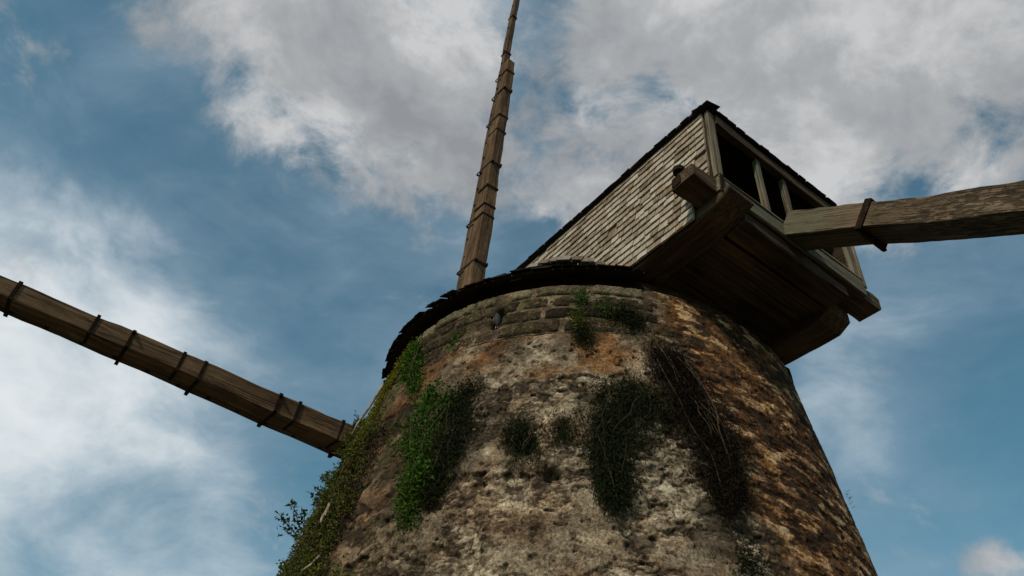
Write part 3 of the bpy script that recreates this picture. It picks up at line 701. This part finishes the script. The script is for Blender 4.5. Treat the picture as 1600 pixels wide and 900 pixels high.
# tail pole
TSL = -0.672; td = (n_c+v_c*TSL).normalized()
tp0 = CP(3.345, -0.02, 0.775)
def tail_prof(x, y, z, ww, hh):
    if z > 0: z += 0.006*math.sin(x*3.1+0.6)+0.005*math.sin(x*7.3)+0.004*math.sin(x*19)-0.018*math.exp(-((x-1.12)/0.10)**2)+0.012*sstep(x, 2.2, 2.4)-0.012*sstep(x, 4.0, 4.4)
    else: z += 0.008*math.sin(x*2.3)
    if y < 0: y += 0.008*math.sin(x*5.1)
    return y, z
tail = beam('tail_pole', tp0, tp0+td*10.9, 0.35, 0.285, v_c, M['tail'], cap, w1=0.26, h1=0.20, seg=140, jit=0.004, ch=0.007, prof=tail_prof)
tag(tail, 'thick worm eaten tail pole reaching out of the gable to the right')
def strap_on(parent, org, x, y, z, w, h, wd=0.055, th=0.014, tails=True, twist=0.0):
    """iron band round a timber: four bars closed to a hoop, plus bolt tails"""
    v, f = [], []
    a, b = w/2+0.004, h/2+0.004
    for sx in (-wd/2, wd/2):
        for k_ in (0, th):
            for (yy, zz) in ((-1, -1), (1, -1), (1, 1), (-1, 1)): v.append((sx+twist*zz, yy*(a+k_), zz*(b+k_)))
    for q in range(4):
        r = (q+1) % 4
        f += [(4+q, 4+r, 12+r, 12+q), (q, 8+q, 8+r, r), (q, r, 4+r, 4+q), (8+q, 12+q, 12+r, 8+r)]
    def bar(cx, cy, cz, lx, ly, lz):
        n0 = len(v)
        for i in (-1, 1):
            for j in (-1, 1):
                for k_ in (-1, 1): v.append((cx+i*lx/2, cy+j*ly/2, cz+k_*lz/2))
        for q in ((0, 1, 3, 2), (4, 6, 7, 5), (0, 4, 5, 1), (2, 3, 7, 6), (0, 2, 6, 4), (1, 5, 7, 3)): f.append(tuple(n0+i for i in q))
    if tails:
        for sy in (-1, 1):
            bar(0, sy*(a*0.80), b+th+0.025, 0.028, 0.028, 0.05); bar(0, sy*(a*0.80), b+th+0.012, 0.045, 0.045, 0.022)
    return link('iron_strap', mesh('iron_strap', v, f, M['iron']), parent, place_mat(org, x, y, z))
tx = td; tz = (v_c-td*v_c.dot(td)).normalized(); ty = tz.cross(tx)
# strap on the tail pole about a metre out
strap_on(tail, tp0+td*0.98, tx, ty, tz, 0.352, 0.288, 0.07, 0.014, False, 0.0)
beam('tail_wedge', tp0+td*0.98+tz*-0.175+ty*-0.10, tp0+td*0.98+tz*-0.175+ty*0.215, 0.05, 0.03, tz, M['iron'], tail)

# ------------------------------------------------------------------ sail wheel on the far side
hub = Vector((-2.386657, 2.878499, 7.678497)); ax_s = Vector((-0.634159, 0.762087, 0.130637))
a1 = Vector((0.769393, 0.638713, -0.0045)).normalized(); a2 = Vector((0.028966, -0.145421, 0.988946))
sails = thing('sail_wheel', 'bare cross of iron strapped wooden sail arms on the far side of the cap', 'windmill sails', hub-Vector((0, 0, 0.3)))
v_, f_ = tube_mesh('shaft', [ax_s*q for q in (-5.4, -3.5, -1.5, -0.6, -0.59, 0.62, 0.63, 0.66)], [0.13, 0.15, 0.19, 0.22, 0.33, 0.34, 0.28, 0.12], M['beam'], 14)
link('windshaft', mesh('windshaft', v_, f_, M['beam']), sails, Matrix.Translation(hub))
TOPS = [3.0, 4.35, 5.56, 7.03, 8.53, 9.44, 10.10, 11.06, 12.51]
STK_L, WHP_L = 10.5, 13.6
def sail_arm(d, label, straps, extra, seed):
    zax = (-ax_s+d*ax_s.dot(d)).normalized()        # towards the cap
    yax = zax.cross(d).normalized()
    r = random.Random(seed)
    stock = beam('sail_arm', hub+d*0.12+zax*0.03, hub+d*STK_L+zax*-0.03, 0.345, 0.46, zax, M['arm'], sails, w1=0.20, h1=0.25, seg=60, jit=0.008, ch=0.016, seed=seed)
    tag(stock, label)
    off0, off1 = -0.385, -0.255
    whip = beam('whip', hub+d*0.9+zax*off0, hub+d*WHP_L+zax*(off1+0.02), 0.25, 0.22, zax, M['whip'], stock, w1=0.12, h1=0.16, seg=60, jit=0.007, ch=0.014, seed=seed+1)
    for i, L in enumerate(straps):
        u = L/STK_L
        if L < STK_L:
            w = 0.345+(0.20-0.345)*u; h = 0.46+(0.25-0.46)*u; u2 = (L-0.9)/(WHP_L-0.9)
            wh = 0.22+(0.16-0.22)*u2; oc = off0+(off1+0.02-off0)*u2
            zt = 0.03-0.06*u+h/2; zb = oc-wh/2; hh = zt-zb; zc_ = (zt+zb)/2
        else:
            u2 = (L-0.9)/(WHP_L-0.9); w = 0.25-0.12*u2; hh = 0.24-0.08*u2; zc_ = off0+(off1+0.02-off0)*u2
        strap_on(stock, hub+d*L+zax*zc_, d, yax, zax, w+0.004, hh+0.004, 0.05 if L < 10 else 0.04, 0.007, L < 10 and (i % 2 == 1), 0.0)
    for L in extra_straps:                          # light bands on the stock alone
        u = L/STK_L; strap_on(stock, hub+d*L+zax*(0.03-0.06*u), d, yax, zax, 0.345-0.145*u+0.006, 0.46-0.21*u+0.006, 0.045, 0.007, False)
    for k_ in range(26):                            # bolts that held the sail bars, on both flanks of the whip
        L = 1.5+k_*0.46; u2 = (L-0.9)/(WHP_L-0.9)
        p = hub+d*L+zax*(off0+(off1+0.02-off0)*u2); hw = (0.25-0.12*u2)/2
        v, f = tube_mesh('bolt', [yax*-(hw+0.012), yax*-(hw-0.01), yax*(hw-0.01), yax*(hw+0.012)], [0.030, 0.032, 0.032, 0.030], M['iron'], 6)
        link('bolt', mesh('bolt', v, f, M['iron']), stock, Matrix.Translation(p))
    for k_, L in enumerate((3.75, 4.30, 4.85, 5.2)):
        beam('bar_stub', hub+d*L+zax*(off0-0.05), hub+d*(L+0.03)+zax*(off0-0.15-0.03*(k_ % 2)), 0.045, 0.035, yax, M['iron'], stock, seg=2)
    return stock
extra_straps = [5.83, 6.35, 8.05]
sail_arm(a2, 'upright sail arm rising into the sky left of the cap', TOPS, (), 3)
LEFTS = [1.74, 2.95, 4.10, 5.12, 6.6, 8.2, 9.8, 11.3, 12.7]
extra_straps = [1.92, 2.64, 4.41, 5.60, 7.3]
sail_arm(-a1, 'sail arm reaching out to the left edge behind the tower', LEFTS, (), 5)
extra_straps = [2.2, 5.8]
sail_arm(a1, 'sail arm hidden behind the tower', [3.0, 5.0, 7.0, 9.0, 11.0], (), 7)
# the lower arm would run into the ground at full length: it is the short, broken one
zax = (-ax_s+a2*-1*ax_s.dot(-a2)).normalized()
beam('sail_arm', hub-a2*0.12, hub-a2*5.6, 0.31, 0.44, zax, M['arm'], sails, w1=0.24, h1=0.34, seed=9)

# ------------------------------------------------------------------ plants on the wall
def leaf_mesh(name, pos, dirs, nrms, ln, wd, mat, seed):
    """folded diamond leaves: pos (n,3), dirs (n,3) leaf axis, nrms (n,3) face normals"""
    r = np.random.default_rng(seed); n_ = len(pos)
    d = dirs/np.linalg.norm(dirs, axis=1, keepdims=True); s_ = np.cross(d, nrms); s_ /= np.linalg.norm(s_, axis=1, keepdims=True)+1e-9; u_ = np.cross(s_, d)
    l_ = (ln*(0.45+1.1*r.random(n_)**1.6))[:, None]; w_ = (wd*r.uniform(0.6, 1.3, n_))[:, None]
    a = pos; b = pos+d*l_*0.45+s_*w_*0.5+u_*w_*0.16; c = pos+d*l_+u_*w_*r.uniform(-.4, .1, n_)[:, None]; e = pos+d*l_*0.45-s_*w_*0.5+u_*w_*0.16
    V_ = np.stack([a, b, c, e], 1).reshape(-1, 3); i0 = np.arange(n_)*4
    Q_ = np.concatenate([np.stack([i0, i0+1, i0+2], 1), np.stack([i0, i0+2, i0+3], 1)])
    me = mesh_np(name, V_, Q_, mat, False); attr(me, 'rnd', np.repeat(r.random(n_), 4)); return me
def on_wall(th, z, off):
    t_ = np.radians(th); r = R0+SL*(H-z)+off
    return np.stack([r*np.cos(t_), r*np.sin(t_), z], -1)
def frame(th):
    t_ = np.radians(th); nn = np.stack([np.cos(t_), np.sin(t_), np.full_like(t_, SL)], -1); tt = np.stack([-np.sin(t_), np.cos(t_), np.zeros_like(t_)], -1)
    return nn/np.linalg.norm(nn, axis=1, keepdims=True), tt
def plant(name, label, cat, path, n_, ln, wd, mat, depth, seed, hang=0.6, stems=0, stem_mat='stem_dark', spray=0.5, group=None, base_off=0.0, stem_r=0.006):
    """creeper lying on the wall. path: list of (angle, z, half width in degrees) down its middle"""
    r = np.random.default_rng(seed); P_ = np.array(path, float)
    root = thing(name, label, cat, wall_pt(P_[0, 0], P_[0, 1], 0.0), group)
    # clumps along the path, leaves round the clumps
    seglen = np.r_[0, np.cumsum(np.hypot(np.diff(P_[:, 0])*0.05, np.diff(P_[:, 1])))]; tot = max(seglen[-1], 1e-6)
    nc = max(4, n_//45); cu = r.random(nc)*tot
    cth = np.interp(cu, seglen, P_[:, 0]); cz = np.interp(cu, seglen, P_[:, 1]); cw = np.interp(cu, seglen, P_[:, 2])
    cth = cth+np.clip(r.normal(0, 0.5, nc), -1.1, 1.1)*cw; cz = cz+r.normal(0, 0.05, nc); cd = depth*r.random(nc)**1.3
    ci = r.integers(0, nc, n_)
    sp = 0.045
    th = cth[ci]+r.normal(0, 1, n_)*math.degrees(sp/2.8); z = np.minimum(cz[ci]+r.normal(0, sp*1.5, n_), H-0.03)
    off = base_off+0.005+cd[ci]*(0.4+0.6*r.random(n_))+np.abs(r.normal(0, 0.012, n_))
    pos = on_wall(th, z, off); nn, tt = frame(th)
    d = r.normal(0, 1, (n_, 3))*spray+nn*0.5+np.array([0, 0, -1])*hang; nm = nn+r.normal(0, 0.55, (n_, 3))
    loc = np.array(WM[root].translation)
    o = link('foliage', leaf_mesh('foliage', pos-loc, d, nm, ln, wd, M[mat], seed), root, WM[root]); o['kind'] = 'stuff'
    for k_ in range(stems):
        u0 = r.uniform(0, 0.35)*tot; u1 = r.uniform(0.6, 1.0)*tot; off0 = r.uniform(-0.8, 0.8); ph = r.uniform(0, 6, 3); pts = []
        for q in np.linspace(0, 1, 16):
            uu = u0+(u1-u0)*q; w_ = np.interp(uu, seglen, P_[:, 2])
            a_ = np.interp(uu, seglen, P_[:, 0])+w_*(off0*(1-0.5*q)+0.10*math.sin(q*4+ph[0])+0.05*math.sin(q*13+ph[1])); z_ = np.interp(uu, seglen, P_[:, 1])
            pts.append(wall_pt(a_, z_, base_off+depth*(0.75+0.4*math.sin(q*5+ph[2])*0.5)+0.012)-Vector(loc))
        rr_ = r.uniform(0.6, 1.1)*stem_r
        v, f = tube_mesh('stem', pts, [rr_*(1-0.6*q/15) for q in range(16)], None, 5)
        link('stem', mesh('stem', v, f, M[stem_mat], True), root, WM[root])
    return root
GC = 'creepers and ferns growing on the tower'
plant('creeper', 'bright green creeper hanging down the left side of the tower', 'creeper',
      [(-121.5, 5.76, 4.0), (-119.8, 5.55, 6.0), (-120.8, 5.28, 6.0), (-120.0, 5.05, 4.2), (-118.5, 4.72, 2.2), (-117, 4.28, 1.0)], 4600, 0.038, 0.018, 'leaf_green', 0.13, 1, 0.5, 3, group=GC, spray=0.7, stem_r=0.004)
plant('creeper', 'dark shaded creeper curtain just right of the bright green creeper', 'creeper',
      [(-114.5, 5.66, 3.4), (-113.0, 5.2, 3.6), (-113.0, 4.8, 2.6), (-114, 4.4, 1.8)], 6500, 0.034, 0.010, 'leaf_dark', 0.10, 2, 0.9, 3, stem_r=0.003, group=GC, spray=0.7)
plant('climbing_fern', 'green fern clump under the ragged skirt at the upper left', 'fern',
      [(-138, 6.75, 3.0), (-134, 6.45, 3.5), (-131, 6.1, 3.2), (-128, 5.85, 3.0)], 1500, 0.045, 0.022, 'leaf_green', 0.09, 3, 0.5, 3, group=GC)
plant('moss_cushion', 'yellow green moss along the upper left edge of the tower', 'moss',
      [(-140.5, 6.82, 1.2), (-143.5, 6.65, 2.0), (-146.5, 6.45, 2.6), (-148.5, 6.2, 3.0), (-149.5, 5.95, 3.5), (-150, 5.7, 4.0), (-151, 5.5, 5.0)], 6500, 0.022, 0.013, 'leaf_moss', 0.07, 4, 0.2, 0, spray=0.8, group=GC)
mat_pl = plant('creeper_mat', 'thick olive and brown creeper mat covering the left edge of the tower', 'creeper',
      [(-142, 5.62, 7), (-146, 5.3, 9), (-147, 4.9, 11), (-146, 4.5, 13), (-144, 4.0, 15), (-142, 3.5, 16)], 16000, 0.036, 0.017, 'leaf_olive', 0.14, 5, 0.35, 9, 'stem_mid', spray=0.8, group=GC, stem_r=0.003)
# loose sprigs standing off the mat
rq = np.random.default_rng(77); qp, qd, qn = [], [], []
for q in range(34):
    th_, z_ = rq.uniform(-159, -146), rq.uniform(3.7, 6.3); b_ = np.array(wall_pt(th_, z_, 0.06)); n3 = np.array(wall_nrm(th_)); ln_ = rq.uniform(0.05, 0.17)
    dv = n3+np.array([0, 0, rq.uniform(0.0, 1.0)])+rq.normal(0, .25, 3); dv /= np.linalg.norm(dv)
    for w in range(26):
        qp.append(b_+dv*ln_*rq.random()+rq.normal(0, .014, 3)); qd.append(dv*0.6+rq.normal(0, .7, 3)); qn.append(rq.normal(0, 1, 3)+np.array([0, 0, .8]))
lq = np.array(WM[mat_pl].translation)
o = link('sprigs', leaf_mesh('sprigs', np.array(qp)-lq, np.array(qd), np.array(qn), 0.042, 0.02, M['leaf_olive'], 78), mat_pl, WM[mat_pl]); o['kind'] = 'stuff'
# dead leaves mixed into the mat
r5 = np.random.default_rng(55); nd = 5200
th5 = r5.uniform(-162, -132, nd); z5 = r5.uniform(3.4, 5.5, nd); nn5, _ = frame(th5); l5 = np.array(WM[mat_pl].translation)
o = link('dead_leaves', leaf_mesh('dead_leaves', on_wall(th5, z5, r5.uniform(0.0, 0.12, nd))-l5, r5.normal(0, .7, (nd, 3))+np.array([0, 0, -.5]), nn5+r5.normal(0, .5, (nd, 3)), 0.05, 0.014, M['leaf_dead'], 56), mat_pl, WM[mat_pl]); o['kind'] = 'stuff'
for (a, b, rr_) in (((-142.5, 6.28), (-144.5, 5.62), 0.014), ((-139.5, 4.72), (-136.5, 4.45), 0.016), ((-133, 4.1), (-135, 3.95), 0.010)):
    p0 = wall_pt(a[0], a[1], 0.12); p1 = wall_pt(b[0], b[1], 0.16); lq = WM[mat_pl].translation
    v, f = tube_mesh('dry_stick', [p0.lerp(p1, q/6)+Vector((0.008*math.sin(q), 0.006*math.cos(q*2), 0))-lq for q in range(7)], [rr_]*5+[rr_*.8, rr_*.5], None, 6)
    link('dry_stick', mesh('dry_stick', v, f, M['stem'], True), mat_pl, WM[mat_pl])
plant('dead_creeper', 'dark dead creeper hanging in a wedge on the middle of the tower', 'creeper',
      [(-85.0, 5.58, 5.2), (-82.5, 5.42, 8.0), (-83.5, 5.2, 7.2), (-86.0, 4.95, 4.8), (-86.2, 4.65, 3.0), (-85.8, 4.30, 1.2)], 15000, 0.036, 0.009, 'leaf_dark', 0.11, 6, 0.9, 5, stem_r=0.0028, group=GC)
plant('dead_creeper', 'dark root mass with pale twisted stems right of the dead wedge', 'creeper',
      [(-76, 6.10, 4.0), (-73.5, 5.85, 5.4), (-71.5, 5.55, 6.5), (-69.5, 5.25, 6.5), (-68.5, 4.9, 4.4), (-69.2, 4.45, 2.4)], 24000, 0.036, 0.008, 'leaf_root', 0.11, 7, 0.9, 9, 'stem_mid', group=GC, stem_r=0.0042)
plant('dead_creeper', 'small dark dry tuft left of the dead wedge', 'creeper', [(-101, 5.12, 2.6), (-100.7, 4.9, 3.0), (-100.7, 4.72, 1.8)], 3000, 0.034, 0.008, 'leaf_dark', 0.08, 8, 1.0, 4, group=GC)
plant('dead_creeper', 'tiny dark tuft between the small tuft and the dead wedge', 'creeper', [(-94.0, 5.12, 1.7), (-94.0, 4.98, 1.5)], 900, 0.03, 0.009, 'leaf_dark', 0.05, 9, 0.9, 2, group=GC)
plant('wall_fern', 'bright green fern tuft right under the cap skirt', 'fern', [(-92.6, 6.90, 1.6), (-92.4, 6.78, 2.2), (-92.0, 6.70, 1.8)], 260, 0.036, 0.014, 'leaf_fern', 0.05, 10, 0.2, 0, group=GC)
plant('wall_fern', 'green fern tuft in the second joint from the wall top', 'fern', [(-87.0, 6.68, 1.4), (-86.6, 6.58, 1.8), (-86.3, 6.5, 1.4)], 240, 0.036, 0.014, 'leaf_fern', 0.05, 11, 0.3, 0, group=GC)
plant('wall_moss', 'dark moss clump under the top block courses', 'moss', [(-83.5, 6.60, 3.4), (-82, 6.50, 4.0), (-81, 6.44, 3.2)], 2200, 0.028, 0.010, 'leaf_dark', 0.045, 12, 0.7, 0, group=GC)
plant('wall_moss', 'dark dripping moss patch below the lowest block course', 'moss', [(-92.5, 6.33, 2.6), (-91.4, 6.22, 2.4), (-90.5, 6.12, 1.4)], 1500, 0.026, 0.009, 'leaf_dark', 0.04, 13, 0.9, 0, group=GC)
plant('wall_fern', 'single small green fern on the block courses left of the gap', 'fern', [(-121.0, 6.50, 0.5), (-121.4, 6.40, 0.6)], 60, 0.045, 0.024, 'leaf_green', 0.05, 14, 0.3, 0, group=GC)
plant('wall_fern', 'olive fern in the joint of the lowest block course', 'fern', [(-92.6, 6.47, 1.1), (-92.4, 6.38, 1.3)], 240, 0.035, 0.016, 'leaf_olive', 0.05, 15, 0.3, 0, group=GC)
plant('wall_moss', 'dark moss tuft at the bottom right of the pale wall', 'moss', [(-68.0, 4.05, 2.0), (-67.5, 3.92, 2.4)], 520, 0.03, 0.013, 'leaf_dark', 0.05, 16, 0.6, 0, group=GC)
plant('grass_tuft', 'tiny grass tuft on the right edge of the tower', 'grass', [(-22.5, 5.60, 0.4), (-22.5, 5.56, 0.5)], 26, 0.06, 0.005, 'leaf_olive', 0.03, 17, -0.3, 0, group=GC)

def sapling(label, th, z, twigs, seed, ln=0.055):
    """woody twigs growing out of the wall; each twig (angle towards, up, length)"""
    r = np.random.default_rng(seed); b0 = wall_pt(th, z, 0.02); root = thing('sapling', label, 'sapling', b0, 'saplings on the left edge of the tower')
    nn = wall_nrm(th); tt = Vector((-math.sin(math.radians(th)), math.cos(math.radians(th)), 0)); L0 = np.array(b0); pos, dd = [], []
    for (o_, s_, u_, ln_, nl) in twigs:
        d = (nn*o_+tt*s_+Vector((0, 0, u_))).normalized(); pts = []
        for q in range(9):
            f_ = q/8; pts.append(d*ln_*f_+Vector((0, 0, 1))*0.22*ln_*f_*f_+Vector((math.sin(q*1.3+seed), math.cos(q*1.7+seed), 0))*0.008)
        v, f = tube_mesh('stem', pts, [0.009*(1-0.75*q/8) for q in range(9)], None, 5)
        link('stem', mesh('stem', v, f, M['stem_dark'], True), root, WM[root])
        for k_ in range(nl):
            f_ = r.uniform(0.25, 1.0); i0 = min(int(f_*8), 7); p = pts[i0].lerp(pts[i0+1], f_*8-i0)
            pos.append(np.array(p)+r.normal(0, 0.018, 3)); dd.append(np.array(d)*0.5+r.normal(0, 0.8, 3)+np.array([0, 0, .25]))
    pos = np.array(pos); nm = r.normal(0, 1, pos.shape)+np.array([0, 0, 1.0])
    o = link('foliage', leaf_mesh('foliage', pos, np.array(dd), nm, ln, ln*0.5, M['leaf_sap'], seed), root, WM[root]); o['kind'] = 'stuff'
sapling('leafy sapling sticking out furthest at the lower left edge', -158, 4.72, [(1, -.1, .25, .42, 60), (1, .2, .75, .40, 60), (1, -.2, .0, .30, 28), (.8, 0, 1.2, .30, 40)], 31)
sapling('smaller leafy twig above the furthest sapling', -157, 5.05, [(1, 0, .5, .22, 26), (.8, .3, .9, .18, 20)], 32)
sapling('small twig on the left edge just under the sail arm', -156, 5.32, [(1, 0, .3, .16, 16), (1, .3, .8, .12, 12)], 33, 0.045)
sapling('small twig on the left edge above the sail arm', -153.5, 6.02, [(1, 0, .4, .17, 16), (.9, -.3, .9, .12, 12)], 34, 0.045)
sapling('small twig near the bottom left edge', -157, 4.28, [(1, 0, .5, .16, 18), (.9, .2, 1.0, .16, 18)], 35, 0.045)

# ------------------------------------------------------------------ bird in the gap of the wall head
def m_bird():
    ma, t = new_mat('grey_plumage'); tc = t.n('ShaderNodeTexCoord').outputs['Object']
    sp_ = t.n('ShaderNodeSeparateXYZ', inp={0: tc}); n_ = t.noise(tc, 40, 3)
    f_ = t.smooth(t.math('ADD', sp_.outputs[0], t.math('MULTIPLY', n_, 0.03)), -0.034, -0.006)
    finish(t, t.mix(f_, (0.42, 0.40, 0.36), (0.022, 0.022, 0.024)), 0.7); return ma
M['bird'] = m_bird()
bp = wall_pt(-111.7, 6.535, -0.045); bt = Vector((-math.sin(math.radians(-111.7)), math.cos(math.radians(-111.7)), 0)); bz = Vector((0, 0, 1)); bn = bt.cross(bz)
bmw = place_mat(bp, bt, bz.cross(bt), bz)
v, f = tube_mesh('bird', [(0.015, 0, -0.01), (0.014, 0, 0.02), (0.004, 0, 0.06), (-0.004, 0, 0.10), (-0.004, 0, 0.13), (-0.008, 0, 0.148), (-0.012, 0, 0.165), (-0.012, 0, 0.178)],
                 [0.012, 0.026, 0.042, 0.044, 0.032, 0.022, 0.021, 0.010], None, 12)
bird = link('bird', mesh('bird', v, f, M['bird'], True), None, bmw)
tag(bird, 'small dark grey bird with pale breast perched in the gap below the skirt', 'bird')
for sx in (-1, 1):
    v, f = tube_mesh('leg', [(0.006+sx*0.012, 0, 0.01), (0.008+sx*0.013, -0.01, -0.035)], [0.004, 0.004], None, 5); link('leg', mesh('leg', v, f, M['stem']), bird, bmw)
v, f = tube_mesh('tail', [(0.024, 0.01, 0.03), (0.036, 0.02, -0.03), (0.040, 0.02, -0.06)], [0.020, 0.014, 0.008], None, 6); link('tail', mesh('tail', v, f, M['bird'], True), bird, bmw)
v, f = tube_mesh('beak', [(-0.028, 0, 0.166), (-0.046, 0, 0.160)], [0.006, 0.001], None, 5); link('beak', mesh('beak', v, f, M['iron']), bird, bmw)
